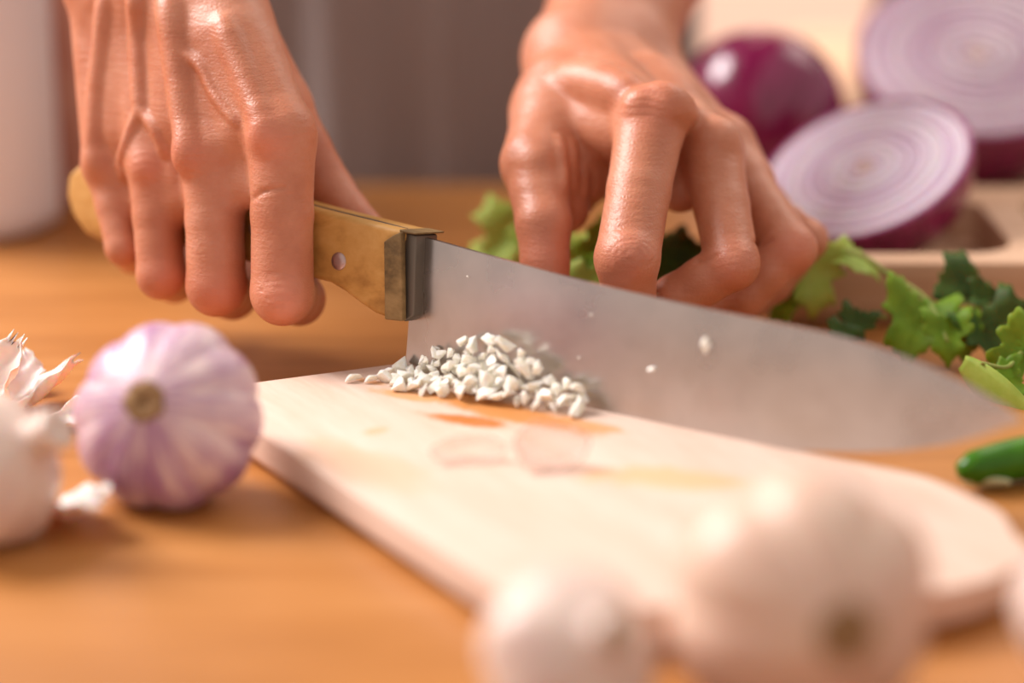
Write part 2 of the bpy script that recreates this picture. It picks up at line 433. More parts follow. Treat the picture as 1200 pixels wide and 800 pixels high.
# handle outline, butt on the left
top = [(489, 272), (440, 259), (375, 243), (300, 223), (220, 203), (150, 189), (112, 186)]
butt = [(92, 190), (79, 205), (77, 228), (84, 252), (99, 274), (120, 284)]
bot = [(170, 280), (230, 292), (300, 310), (365, 326), (385, 331), (402, 341), (420, 355), (438, 367), (454, 373)]
outl = [kuw(*p) for p in top + butt + bot]
HT = .78
o3 = [kuw(474, 270, HT)] + [kuw(px, py + (3 if k_ < 7 else 0), HT) for k_, (px, py) in enumerate(top[1:] + butt + bot)]
for (a_, b_) in ((.10, HT), (-HT, -.10)):
    kpart(put_bm('handle_scale', prism(o3, kw, a_, b_), m_handle, bevel=.2, seg=4))
tg = [kuw(476, 267.5, 0)] + [kuw(px, py - 1.0, 0) for px, py in top[1:]] + [kuw(px, py, HT) for px, py in butt[1:] + bot] + [kuw(472, 374, HT)]
kpart(put_bm('tang', prism(tg, kw, -.1, .1), m_tang, bevel=0))
fer = [kuw(*p, HT) for p in ((452, 283), (462, 276), (473, 271), (474, 376), (453, 374))]
kpart(tag(put_bm('end_block', prism(fer, kw, HT - .12, HT + .12), m_handle_dark, bevel=.05), 'worn darker wooden block at the front of the handle'))
bol = [kuw(*p, .6) for p in ((472, 271), (487.5, 276), (484.5, 370), (473, 377))]
kpart(tag(put_bm('bolster', prism(bol, kw, -.6, .6), m_ferrule, bevel=.05), 'dark metal collar between handle and blade'))
capw = [kuw(*p, HT) for p in ((468, 268.5), (488.5, 273), (487, 275), (468, 272))]
kpart(put_bm('handle_lip', prism(capw, kw, -HT, HT), m_handle_dark, bevel=.03))
for (px, py) in ((397, 306), (215, 245), (300, 268)):
    u, w_ = kuw(px, py, HT)
    vv, ff = lathe([(.30, -HT - .03), (.30, HT), (.27, HT + .045), (.12, HT + .06)], 28)
    R = Matrix((tuple(KU), tuple(KW), tuple(KN))).transposed()
    kpart(put('rivet', xf(vv, R, kw(u, w_)), ff, m_rivet))

# ------------------------------------------------------------------ body of the cook, grown from a distance field
def smin(a, b, k):
    h = np.clip(.5 + .5 * (b - a) / k, 0, 1); return b + (a - b) * h - k * h * (1 - h)
class Field:
    def __init__(s, lo, hi, h):
        s.lo = np.array(lo, float); s.h = h; s.n = np.ceil((np.array(hi) - s.lo) / h).astype(int) + 1
    def blank(s): return np.full(tuple(s.n), 9.0, np.float32)
    def add(s, F, a, b, ra, rb, k, sign=1):
        a = np.array(a, float); b = np.array(b, float); m = max(ra, rb) + k + 3 * s.h
        l = np.maximum(((np.minimum(a, b) - m - s.lo) / s.h).astype(int), 0); u = np.minimum(((np.maximum(a, b) + m - s.lo) / s.h).astype(int) + 2, s.n)
        if (l >= u).any(): return
        X, Y, Z = np.meshgrid(*[(s.lo[i] + s.h * np.arange(l[i], u[i])).astype(np.float32) for i in range(3)], indexing='ij', sparse=True)
        ab = b - a; L = max(float(ab @ ab), 1e-6)
        tt = np.clip(((X - a[0]) * ab[0] + (Y - a[1]) * ab[1] + (Z - a[2]) * ab[2]) / L, 0, 1)
        d = np.sqrt((X - a[0] - tt * ab[0]) ** 2 + (Y - a[1] - tt * ab[1]) ** 2 + (Z - a[2] - tt * ab[2]) ** 2) - (ra + (rb - ra) * tt)
        sl = tuple(slice(l[i], u[i]) for i in range(3))
        if sign > 0: F[sl] = smin(F[sl], d, k)
        else: F[sl] = -smin(-F[sl], d, k)
def on_skin(F, g, px, py, sink=0.0):
    r = ray(px, py); r = r / np.linalg.norm(r)
    T_ = np.arange(50, 110, .02); P_ = (CAM + T_[:, None] * r - g.lo) / g.h
    ok = ((P_ >= 0) & (P_ < g.n - 1)).all(axis=1); P_ = P_[ok]; T_ = T_[ok]
    if len(P_) == 0: return CAM + r * 78
    b = P_.astype(int); f = P_ - b; v = np.zeros(len(P_))
    for i in (0, 1):
        for j in (0, 1):
            for k in (0, 1):
                v += F[b[:, 0] + i, b[:, 1] + j, b[:, 2] + k] * (f[:, 0] if i else 1 - f[:, 0]) * (f[:, 1] if j else 1 - f[:, 1]) * (f[:, 2] if k else 1 - f[:, 2])
    hit = np.argmax(v < 0)
    if v[hit] >= 0: return CAM + r * 78
    return CAM + r * (T_[hit] + sink)
def surface_nets(F, lo, h):
    neg = F < 0; nx, ny, nz = F.shape
    c = np.zeros((nx - 1, ny - 1, nz - 1), np.int8)
    for i in (0, 1):
        for j in (0, 1):
            for k in (0, 1): c += neg[i:nx - 1 + i, j:ny - 1 + j, k:nz - 1 + k]
    act = np.argwhere((c > 0) & (c < 8)); idx = np.full(c.shape, -1, np.int32); idx[tuple(act.T)] = np.arange(len(act))
    acc = np.zeros((len(act), 3)); cnt = np.zeros(len(act))
    cor = [(i, j, k) for i in (0, 1) for j in (0, 1) for k in (0, 1)]
    for p in cor:
        for ax in range(3):
            if p[ax]: continue
            q = list(p); q[ax] = 1
            fp = F[tuple((act + p).T)]; fq = F[tuple((act + q).T)]; m = (fp < 0) != (fq < 0)
            tt = fp[m] / (fp[m] - fq[m]); pos = np.tile(np.array(p, float), (m.sum(), 1)); pos[:, ax] += tt
            acc[m] += pos; cnt[m] += 1
    V = (act + acc / cnt[:, None]) * h + lo
    quads = []
    for ax in range(3):
        o1, o2 = [a for a in range(3) if a != ax]
        A = neg; sl0 = [slice(None)] * 3; sl1 = [slice(None)] * 3; sl0[ax] = slice(0, -1); sl1[ax] = slice(1, None)
        for s_ in (sl0, sl1):
            for o in (o1, o2): s_[o] = slice(1, -1)
        e0 = A[tuple(sl0)]; e1 = A[tuple(sl1)]
        w_ = np.argwhere(e0 != e1); flip = e0[tuple(w_.T)]
        base = w_.copy(); base[:, o1] += 1; base[:, o2] += 1
        def cell(d1, d2):
            b = base.copy(); b[:, o1] -= d1; b[:, o2] -= d2; return idx[tuple(b.T)]
        q = np.stack([cell(1, 1), cell(0, 1), cell(0, 0), cell(1, 0)], 1)
        if ax == 1: flip = ~flip
        q[~flip] = q[~flip][:, ::-1]; quads.append(q)
    return V, np.concatenate(quads)

def grow_hand(lo, hi, h, palm, fingers, extra, bumps, kf=.38):
    g = Field(lo, hi, h); P = g.blank()
    for (a, b, ra, rb, k) in palm: g.add(P, a, b, ra, rb, k)
    A = g.blank()
    for chain in fingers:
        f = g.blank()
        for (a, b, ra, rb) in chain: g.add(f, a, b, ra, rb, .16)
        A = smin(A, f, .05)
    F = smin(P, A, kf)
    for (a, b, ra, rb, k) in extra: g.add(F, a, b, ra, rb, k)
    F0 = F.copy()
    for (path, r, proud, k) in bumps:                                # tendons, veins and knuckles sit just proud of the skin
        pp_ = curve_pts([(a_, b_, 0) for a_, b_ in path], 5) if len(path) > 1 else path
        P_ = [on_skin(F0, g, p_[0], p_[1], r - proud) for p_ in pp_]
        if len(P_) == 1: g.add(F, P_[0], P_[0], r, r, k)
        for a, b in zip(P_[:-1], P_[1:]): g.add(F, a, b, r, r, k)
    V_, Q_s = surface_nets(F, g.lo, h)
    return V_, Q_s, (lambda px, py, F=F, g=g: on_skin(F, g, px, py))
def grooves(V, Q, lines):
    """press fine creases into the skin"""
    n1 = V[Q[:, 1]] - V[Q[:, 0]]; n2 = V[Q[:, 3]] - V[Q[:, 0]]; fn = np.cross(n1, n2); N = np.zeros_like(V)
    for i in range(4): np.add.at(N, Q[:, i], fn)
    N /= np.linalg.norm(N, axis=1)[:, None] + 1e-9
    for pts_, depth, width in lines:
        P_ = [np.array(p, float) for p in pts_]; best = np.full(len(V), 9.0)
        for a, b in zip(P_[:-1], P_[1:]):
            # distance measured across the view line so the crease lands on the facing skin
            ab = b - a; tt = np.clip(((V - a) @ ab) / (ab @ ab), 0, 1); best = np.minimum(best, np.linalg.norm(V - a - tt[:, None] * ab, axis=1))
        V -= N * (depth * np.exp(-(best / width) ** 2))[:, None]
    return V, N

# --- the hand on the handle (its back towards us)
K = kp
def chain(pts_, rad):
    out = []
    for i in range(len(pts_) - 1):                                   # each bone is a little slimmer in its middle than at its joints
        m = (pts_[i] + pts_[i + 1]) / 2; rm = (rad[i] + rad[i + 1]) / 2 * .94
        out += [(pts_[i], m, rad[i], rm), (m, pts_[i + 1], rm, rad[i + 1])]
    return out
idx1 = [K(330, 158, 1.6), K(331, 343, 1.85), K(350, 350, -.3), K(345, 318, -1.8)]
mid1 = [K(249, 178, 1.75), K(254, 335, 1.95), K(272, 345, -.3), K(274, 300, -2.0)]
rin1 = [K(180, 184, 1.55), K(189, 322, 1.85), K(204, 330, -.3), K(212, 285, -1.9)]
pin1 = [K(126, 192, 1.3), K(145, 290, 1.6), K(156, 300, -.3), K(165, 262, -1.7)]
fing1 = [chain(idx1, (1.12, 1.03, .88, .72)), chain(mid1, (1.05, 1.0, .85, .7)), chain(rin1, (.95, .82, .72, .62)), chain(pin1, (.82, .62, .6, .52))]
thumb1 = chain([K(255, 20, .1), K(325, 125, -1.3), K(385, 225, -1.9), K(424, 270, -1.75)], (1.5, 1.15, .9, .78))
fing1.append(thumb1)
wr1 = [K(262, 5, .3), K(222, -5, .6), K(172, -10, .6), K(122, -5, .3)]
palm1 = [(wr1[0], idx1[0], 1.35, 1.08, .5), (wr1[1], mid1[0], 1.35, 1.02, .6), (wr1[2], rin1[0], 1.3, .95, .6), (wr1[3], pin1[0], 1.25, .86, .6),
         (K(235, 60, -.3), K(300, 150, -.2), 1.3, 1.1, .7), (K(140, 60, -.2), K(150, 150, -.2), 1.1, .8, .7), (K(200, 60, 0), K(220, 170, .2), 1.2, 1.1, .7),
         (wr1[0], K(325, 125, -1.2), 1.3, 1.1, .6)]
# forearm runs up, back and out of the frame
el1 = np.array([-24.0, 33.0, 27.0])
wc1 = K(195, -10, .35); wd1 = K(150, -10, .25)
palm1 += [(wc1 + (0, 0, .2), wc1 * .45 + el1 * .55, 1.95, 2.7, .6), (wd1, wd1 * .45 + el1 * .55 - np.array([1.2, 0, 0]), 1.75, 2.5, .6), (K(105, -22, .7), K(98, -60, .6), .95, .9, .6)]
def lift(px, py, d): return K(px, py, d)
# webs of skin and flesh between the bones
def fill(L, pa, pb, ra, rb, k=.5): L.append((pa, pb, ra, rb, k))
fill(palm1, K(290, 60, .5), K(293, 200, 1.35), .95, .85); fill(palm1, K(240, 40, .9), K(214, 205, 1.4), 1.1, .85); fill(palm1, K(170, 40, .7), K(152, 205, 1.2), 1.0, .7)
fill(palm1, K(215, 30, 1.0), K(215, 140, 1.3), 1.15, 1.15, .6); fill(palm1, K(265, 50, 1.0), K(290, 150, 1.4), 1.2, 1.1, .6); fill(palm1, K(150, 40, .9), K(150, 150, 1.1), 1.0, .95, .6)
fill(palm1, K(293, 222, 1.5), K(214, 235, 1.45), .62, .62); fill(palm1, K(214, 235, 1.4), K(154, 235, 1.2), .6, .5)
bumps1 = []
def ridge(path, r, proud=.08, k=.2): bumps1.append((path, r, proud, k))
ridge([(158, -5), (161, 30), (163, 75), (165, 128)], .19, .12, .28)
ridge([(165, 128), (152, 155), (143, 185), (146, 205)], .12, .09)
ridge([(165, 128), (180, 150), (194, 180)], .11, .09)
ridge([(198, 0), (204, 40), (212, 100), (218, 150), (222, 182)], .26, .12, .45)
ridge([(214, 62), (234, 76), (250, 108), (262, 125), (277, 143)], .11, .09)
ridge([(124, 0), (119, 60), (113, 120), (110, 180)], .2, .1, .4)
ridge([(262, 30), (285, 85), (308, 145)], .2, .07, .5)
for p, r, pr in (((222, 186), .5, .11), ((310, 160), .45, .14), ((172, 196), .4, .08), ((116, 192), .42, .12), ((332, 352), .6, .05)): bumps1.append(([p], r, pr, .5))
V1, Q1, on1 = grow_hand((-20, -9, -.5), (0, 20, 17), .085, palm1, fing1, [], bumps1)
gl = []
for dx, dy, hw in ((0, -26, 16), (2, -17, 20), (-2, -8, 22), (1, 2, 18), (0, 12, 14)):
    gl.append(([on1(330 + dx - hw, 345 + dy + 3), on1(330 + dx, 345 + dy), on1(330 + dx + hw, 345 + dy + 4)], .03, .055))
gl.append(([on1(292, 246), on1(298, 232), on1(310, 224), on1(330, 220)], .07, .09))
for i in range(6): gl.append(([on1(316 - 2 * i, 168 + 11 * i), on1(340, 163 + 13 * i), on1(362, 168 + 15 * i)], .022, .05))
for x in (222, 172): 
    for i in range(4): gl.append(([on1(x - 14, 186 + 9 * i), on1(x, 183 + 9 * i), on1(x + 14, 187 + 9 * i)], .022, .05))
V1, N1 = grooves(V1, Q1, gl)

# --- the hand behind the blade (claw holding the herbs)
Q_ = at_y
idx2 = [Q_(762, 146, 1.6), Q_(735, 303, -2.2), Q_(738, 378, -1.2), Q_(742, 430, 0.3)]
mid2 = [Q_(834, 180, 2.6), Q_(858, 308, -1.2), Q_(792, 350, -1.0), Q_(752, 388, -.2)]
rin2 = [Q_(872, 214, 4.6), Q_(927, 292, 1.0), Q_(872, 345, .8), Q_(825, 370, 1.2)]
pin2 = [Q_(895, 245, 6.4), Q_(946, 281, 3.8), Q_(905, 332, 3.2), Q_(870, 360, 3.0)]
thu2 = [Q_(655, 110, 6.0), Q_(628, 192, 2.6), Q_(637, 262, .6), Q_(640, 352, -.6)]
fing2 = [chain(idx2, (1.18, 1.06, .82, .66)), chain(mid2, (1.08, .9, .82, .66)), chain(rin2, (1.0, .86, .78, .62)), chain(pin2, (.86, .72, .7, .55)), chain(thu2, (1.45, 1.18, .94, .8))]
wr2 = [Q_(668, 70, 9), Q_(700, 58, 9.6), Q_(735, 62, 10.4), Q_(765, 90, 11)]
palm2 = [(wr2[0], idx2[0], 1.6, 1.12, .6), (wr2[1], mid2[0], 1.5, 1.05, .6), (wr2[2], rin2[0], 1.45, 1.0, .6), (wr2[3], pin2[0], 1.3, .9, .6),
         (wr2[0], thu2[1], 1.5, 1.1, .8), (Q_(665, 130, 6), Q_(690, 212, 5.2), 1.15, .85, .6), (Q_(700, 100, 7), Q_(740, 170, 4.5), 1.5, 1.1, .8),
         (Q_(790, 150, 7), Q_(850, 230, 6), 1.3, 1.2, .8)]
el2 = np.array([17.0, 36.0, 25.0])
fa, fb = Q_(697, 20, 11.5), Q_(738, 20, 12.2)
palm2 += [(wr2[0] * .5 + wr2[1] * .5, fa, 1.9, 1.75, .8), (wr2[2], fb, 1.8, 1.75, .8), (fa, fa * .4 + el2 * .6, 1.75, 2.5, .6), (fb, fb * .4 + el2 * .6 + np.array([.8, 0, 0]), 1.75, 2.6, .6), (Q_(735, 30, 12), Q_(745, 5, 13), 1.9, 1.9, .6)]
fill(palm2, Q_(785, 130, 5), Q_(797, 222, 2.6), 1.2, .8, .5); fill(palm2, Q_(765, 110, 6), Q_(800, 160, 3.6), 1.3, 1.1, .6)
fill(palm2, Q_(850, 170, 6), Q_(885, 235, 4.8), 1.1, .8, .5); fill(palm2, Q_(655, 140, 6), Q_(668, 228, 4.0), 1.25, .95, .6)
fill(palm2, Q_(700, 130, 6), Q_(704, 200, 4.4), 1.1, .65, .6); fill(palm2, Q_(690, 110, 6), Q_(735, 150, 3.4), 1.4, 1.1, .7)
fill(palm2, Q_(640, 130, 5.4), Q_(735, 158, 2.9), 1.2, 1.05, .7); fill(palm2, Q_(680, 150, 4.6), Q_(700, 205, 3.8), 1.15, .75, .6); fill(palm2, Q_(650, 180, 3.8), Q_(662, 245, 2.4), 1.0, .85, .5)
fill(palm2, Q_(860, 250, 5), Q_(880, 330, 3.2), 1.0, 1.0, .5)
bumps1 = []
ridge([(668, 92), (700, 98), (735, 108)], .3, .04, .8)
ridge([(842, 165), (800, 130), (770, 112)], .3, .06, .6)
for p, r, pr in (((748, 122), .45, .16), ((778, 128), .4, .1), ((846, 160), .5, .14), ((738, 300), .6, .05), ((630, 190), .5, .08), ((862, 312), .5, .06)): bumps1.append(([p], r, pr, .45))
for i in range(4): ridge([(655 + i * 14, 165 + i * 6), (660 + i * 12, 215 + i * 5)], .12, .05, .3)
V2, Q2, on2 = grow_hand((-3, -6, .5), (14, 24, 17), .085, palm2, fing2, [], bumps1, .34)
gl = []
for r_ in (7, 13, 19):                                               # the ringed wrinkles of the bent joint
    for ph in (0.2, 1.5, 2.7, 4.0, 5.3):
        gl.append(([on2(741 + r_ * 1.4 * math.cos(a), 298 + r_ * .9 * math.sin(a)) for a in (ph, ph + .4, ph + .8)], .028, .05))
for i in range(4): gl.append(([on2(705 + i, 245 + 9 * i), on2(722, 250 + 9 * i), on2(748, 244 + 8 * i)], .02, .045))
for i in range(4): gl.append(([on2(740, 112 + 8 * i), on2(758, 108 + 9 * i), on2(776, 113 + 9 * i)], .024, .05))
for i in range(3): gl.append(([on2(832, 170 + 9 * i), on2(846, 167 + 9 * i), on2(860, 172 + 9 * i)], .02, .05))
for dy in (-22, -14, -6, 3): gl.append(([on2(842, 312 + dy), on2(860, 308 + dy), on2(878, 313 + dy)], .02, .045))
gl.append(([on2(816, 306), on2(828, 305), on2(838, 300)], .07, .08))
gl.append(([on2(884, 284), on2(895, 287), on2(904, 281)], .07, .08))

V2, N2_ = grooves(V2, Q2, gl)

# --- upper arms, chest and hips, hidden by clothes or above the picture
g = Field((-36, 8, -40), (36, 62, 66), .7); F = g.blank()
sh = [np.array([-22.0, 47, 52]), np.array([12.0, 47, 52])]
for e, s_, wv in ((el1, sh[0], wd1), (el2, sh[1], fb)):
    g.add(F, s_, e, 4.6, 3.3, 1.0)
def reach(a, b, ra, rb, t0, e):                                       # forearm between a point past the wrist and the elbow
    p = a + (b - a) * t0; r0 = ra + (rb - ra) * t0
    g.add(F, p, b, r0 - .05, rb - .05, .6); g.add(F, b, e, rb, 3.2, .8)
reach(wc1 + (0, 0, .2), wc1 * .45 + el1 * .55, 1.95, 2.7, .3, el1); reach(wd1, wd1 * .45 + el1 * .55 - np.array([1.2, 0, 0]), 1.75, 2.5, .3, el1)
reach(fa, fa * .4 + el2 * .6, 1.75, 2.5, .25, el2); reach(fb, fb * .4 + el2 * .6 + np.array([.8, 0, 0]), 1.75, 2.6, .25, el2)
g.add(F, sh[0], sh[1], 4.8, 4.8, 2); g.add(F, (-5, 47, 52), (-5, 44, 5), 8, 8, 3); g.add(F, (-10, 45, 45), (-9, 43, 0), 7, 7, 3); g.add(F, (0, 45, 45), (-1, 43, 0), 7, 7, 3)
g.add(F, (-9, 44, 0), (-12, 44, -36), 8, 7.5, 3); g.add(F, (-1, 44, 0), (2, 44, -36), 8, 7.5, 3); g.add(F, (-5, 47, 52), (-5, 46, 62), 4.6, 4.4, 2)
V3, Q3 = surface_nets(F, g.lo, g.h)
V = np.concatenate([V1, V2, V3]); Q = np.concatenate([Q1, Q2 + len(V1), Q3 + len(V1) + len(V2)])
person = thing('person', (0, 44, -40), 'person in a grey-taupe apron, bare hands holding the knife and the herbs', 'person')
def ppart(o):
    o.parent = person; o.matrix_parent_inverse = Matrix.Translation((0, -.44, .40)); return o
body = put('body', V, [tuple(int(i) for i in q) for q in Q], m_skin); ppart(body)
fl = np.zeros(len(V), np.float32)                                    # redder skin over knuckles and finger ends, part of the skin itself
for p, r in [(K(334, 350, 2.9), .9), (K(312, 165, 2.8), .8), (K(222, 182, 2.8), .7), (K(172, 195, 2.4), .7), (Q_(738, 305, -3.1), .9), (Q_(765, 128, 1), .9), (Q_(858, 315, -2), .8), (Q_(930, 292, .3), .8), (Q_(640, 300, -.5), 1.2), (K(193, 330, 2.4), .7), (K(250, 350, 2.7), .8)]:
    fl = np.maximum(fl, np.exp(-(np.linalg.norm(V - p, axis=1) / r) ** 2))
at = body.data.attributes.new('flush', 'FLOAT', 'POINT'); at.data.foreach_set('value', fl.astype(np.float32))
# clothes: shirt with sleeves, apron, trousers
g = Field((-38, 20, -3), (38, 64, 62), .9); F = g.blank()
for e, s_, wv in ((el1, sh[0], wd1), (el2, sh[1], fb)):
    g.add(F, s_, e, 5.4, 4.4, 1.0); g.add(F, e, e * .75 + wv * .25, 4.2, 3.9, .8)
g.add(F, sh[0], sh[1], 5.6, 5.6, 2); g.add(F, (-10, 45, 45), (-9, 43, 0), 8.2, 8.2, 3); g.add(F, (0, 45, 45), (-1, 43, 0), 8.2, 8.2, 3); g.add(F, (-5, 47, 50), (-5, 44, 5), 9.5, 9, 3)
Vs, Qs = surface_nets(F, g.lo, g.h); ppart(put('shirt', Vs, [tuple(int(i) for i in q) for q in Qs], m_shirt))
g = Field((-28, 28, -79), (24, 62, 2), .9); F = g.blank()
for sx in (-1, 1): g.add(F, (-5 + sx * 4.5, 44, 0), (-5 + sx * 7, 44, -36), 9, 8.4, 2); g.add(F, (-5 + sx * 7, 44, -36), (-5 + sx * 8.5, 45, -72), 8, 5, 1.5)
Vs, Qs = surface_nets(F, g.lo, g.h); ppart(put('trousers', Vs, [tuple(int(i) for i in q) for q in Qs], m_skirt))
verts, faces = [], []; na, nz_ = 64, 40                              # the apron wraps the front of the body in soft folds
for j in range(nz_ + 1):
    z = -38 + 86 * j / nz_
    for i in range(na + 1):
        a = math.radians(-176 + 172 * i / na); wv = 1 + .02 * math.sin(a * 17 + z * .03) + .014 * math.sin(a * 31 + 2)
        rx, ry = 14.6 * wv, 11.6 * wv
        if z > 20: rx *= 1 - .3 * (z - 20) / 28
        verts.append((-5 + rx * math.cos(a), 44.5 + ry * math.sin(a), z))
for j in range(nz_):
    for i in range(na):
        p = j * (na + 1) + i; faces.append((p, p + 1, p + na + 2, p + na + 1))
ap = put('apron', verts, faces, m_apron); sm = ap.modifiers.new('s', 'SOLIDIFY'); sm.thickness = .002; ppart(ap)

# ------------------------------------------------------------------ minced garlic
def chip(seed, s=1.0):
    r = random.Random(seed); bm = bmesh.new()
    e = (r.uniform(.8, 1.15), r.uniform(.6, .95), r.uniform(.45, .75))
    for _ in range(10):
        v = Vector((r.gauss(0, 1), r.gauss(0, 1), r.gauss(0, 1))).normalized() * r.uniform(.8, 1.05)
        bm.verts.new((v.x * e[0] * s, v.y * e[1] * s, v.z * e[2] * s))
    h = bmesh.ops.convex_hull(bm, input=bm.verts)
    bmesh.ops.delete(bm, geom=[g_ for g_ in h['geom_interior'] if isinstance(g_, bmesh.types.BMVert)], context='VERTS')
    bmesh.ops.bevel(bm, geom=list(bm.edges), offset=.04 * s, segments=1, affect='EDGES')
    return bm
protos = []
for i in range(10):
    o = put_bm('garlic_piece', chip(i + 20, 1.0), m_garlic, smooth=False); protos.append(o.data); bpy.data.objects.remove(o)
GP = 'minced garlic pieces heaped at the blade'
def piece(loc, s, rot, label='small cream piece of minced garlic in the heap beside the blade', group=GP, mesh=None):
    o = bpy.data.objects.new('garlic_piece', mesh or rnd.choice(protos)); C.objects.link(o)
    o.location = Vector(loc) * S; o.scale = (s, s, s); o.rotation_euler = rot; tag(o, label, 'garlic', group); return o
cnt_ = 0
heap = []
tries = 0
while len(heap) < 125 and tries < 6000:
    tries += 1
    u = rnd.uniform(.15, 7.2) if rnd.random() < .5 else rnd.gauss(3.2, 1.6); reach = 2.0 - .2 * u if u > 1.2 else 1.1 + .6 * max(u, 0)
    u = max(u, .1)
    reach = max(.65, reach)
    d = .36 + rnd.random() ** 1.3 * reach
    top_h = max(0.0, 1.45 * math.exp(-((u - 3.9) / 2.3) ** 2) * (1 - (d - .3) / 1.5)) + (.35 if d < .7 and u > 1 else 0)
    s = rnd.uniform(.22, .46)
    wz = s * .5 + rnd.random() * top_h
    p = (u, d, wz)
    if any((p[0] - q[0]) ** 2 + (p[1] - q[1]) ** 2 + (p[2] - q[2]) ** 2 < (.5 * (s + q[3])) ** 2 for q in heap): continue
    heap.append((u, d, wz, s))
for (u, d, wz, s) in heap:
    q = kw(u, 0, d)
    if u < .9: lab, gr = 'cream garlic bit in the thin scatter at the heel end of the heap', 'garlic bits at the heel end'
    elif u > 5.6: lab, gr = 'cream garlic bit in the clump at the right end of the heap, against the blade', 'garlic bits at the right end'
    elif wz > .75: lab, gr = 'pale garlic bit high on the middle of the heap', 'garlic bits on top of the heap'
    elif d > 1.1: lab, gr = 'whitish garlic bit at the front foot of the heap on the stained board', 'garlic bits at the front of the heap'
    else: lab, gr = 'small cream piece of minced garlic low in the middle of the heap', 'garlic bits low in the heap'
    piece((q[0], q[1], 1.3 + wz), s, (rnd.uniform(-.8, .8), rnd.uniform(-.8, .8), rnd.uniform(0, 6.3)), lab, gr)
for (px, py, s, lab) in ((416, 443, .36, 'elongated white garlic piece lying apart at the left end of the minced garlic'), (438, 444, .34, 'flatter white garlic piece touching the outlying left one')):
    q = at_z(px, py, 1.42); piece(q, s, (0, 0, .4), lab, None, protos[2])
for (px, py, s, lab) in ((511, 408, .2, 'round garlic crumb stuck on the blade above the heap, near the heel'), (763, 433, .22, 'garlic sliver stuck on the blade right of the heap'),
                         (826, 405, .24, 'garlic smear stuck upright on the middle of the blade'), (693, 369, .11, 'tiny garlic fleck high on the blade'),
                         (678, 419, .10, 'tiny garlic fleck stuck above the right end of the heap'), (548, 324, .09, 'tiny garlic fleck near the spine by the heel')):
    q = kp(px, py, .16); o = piece(q, s, (0, 0, -YAW), lab, None, protos[1])
    o.scale = (s * (1.0 if s > .15 else .6), s * .4, s * (.75 if s < .24 else 2.2))
    if px == 826: o.rotation_euler = (0, .35, -YAW)
    if px == 763: o.rotation_euler = (0, -.5, -YAW)

# ------------------------------------------------------------------ garlic bulbs
def bulb(label, centre, R, axis, mat, lobes=9, neck=1.0, neck_len=1.0, stub_r=.55, seed=1, group=None, flat=.86, stub_mat=None, LOB=.07):
    r = random.Random(seed); ph = r.uniform(0, 6)
    amps = [r.uniform(.5, 1) for _ in range(lobes)]
    prof = [(.0, -.80), (.22, -.84), (.5, -.80), (.78, -.6), (.95, -.3), (1.0, .0), (.96, .25), (.84, .48), (.66, .66), (.48, .78), (.34, .86), (.25, .95), (.2, 1.1), (.17, 1.1 + .35 * neck_len), (.13, 1.12 + .6 * neck_len)]
    if neck_len < 0: prof = prof[:-5] + [(.36, .84), (.28, .88), (.22, .90), (.16, .87), (.1, .84)]
    cp = curve_pts([(a, b, 0) for a, b in prof], 3)
    def mod(rr, z, a, tt):
        k = (a + ph) / (2 * math.pi) * lobes; ki = int(k) % lobes
        lob = abs(math.sin(math.pi * k)) ** .6
        f = min(1, max(0, (rr - .15) / .5)) * (1 if z < .9 else .3)
        q = rr * R * (1 - LOB * f * (1 - lob) - .05 * f * (1 - amps[ki]))
        return (q * math.cos(a), q * math.sin(a), z * R * flat)
    vv, ff = lathe([(max(c[0], .01), c[1]) for c in cp], 96, mod)
    T = thing('garlic_bulb', (centre[0], centre[1], centre[2]), label, 'garlic', group)
    T.rotation_euler = frame_to(axis, seed).to_euler()
    put('bulb_skin', vv, ff, mat, T)
    # a dried root plate and the cut stem
    vv, ff = lathe([(.05, -.92), (.26, -.9), (.28, -.82), (.15, -.74)], 24, lambda a, b, c, d: (a * R * math.cos(c) * (1 + .1 * math.sin(9 * c)), a * R * math.sin(c), b * R * flat))
    put('root', vv, ff, m_stub, T)
    L = (1.12 + .6 * neck_len) * R * flat if neck_len >= 0 else .9 * R * flat
    vv, ff = lathe([(stub_r * .9, L - .6), (stub_r, L - .1), (stub_r * .92, L + .12), (stub_r * .5, L + .05), (.03, L - .05)], 24, lambda a, b, c, d: (a * math.cos(c) * (1 + .1 * math.sin(5 * c)), a * math.sin(c), b + .05 * math.sin(7 * c)))
    put('stem', vv, ff, stub_mat or m_stub, T)
    return T
vdir = lambda p: Vector(CAM - np.array(p, float)).normalized()
c = at_y(197, 484, -11.2); c[2] = 2.45
bulb('purple-streaked garlic bulb with brown cut stem facing us, left of the cutting board', c, 2.85, Vector((-.2, -.93, .55)), m_bulb_purple, 10, 1, -.4, .62, 3, flat=.80)
c = at_y(8, 560, -14.5)
bulb('pinkish-white garlic bulb cut off by the left edge, neck pointing at the purple bulb', (c[0] - .5, c[1], 2.1), 2.3, Vector((.85, -.3, .55)), m_bulb_white, 8, 1, .35, .62, 5, stub_mat=m_bulb_white)
c = at_y(668, 762, -26.6)
bulb('white garlic bulb, very blurred, left one of the two in front', (c[0], c[1], 2.0), 2.15, Vector((.35, -.5, .45)), m_bulb_white, 7, 1, .0, .35, 8)
c = at_y(940, 700, -25.6)
bulb('large tan garlic bulb with dark stem end towards us, very blurred, foreground right of centre', (c[0], c[1], 2.9), 3.2, Vector((.27, -.95, .12)), m_bulb_tan, 6, 1, -.5, .72, 11, LOB=.14)
c = at_y(1300, 700, -24.5)
bulb('pinkish garlic bulb mostly outside the right edge of the picture', (c[0], c[1], 2.1), 2.3, Vector((.3, -.2, 1)), m_bulb_white, 8, 1, .3, .4, 14)

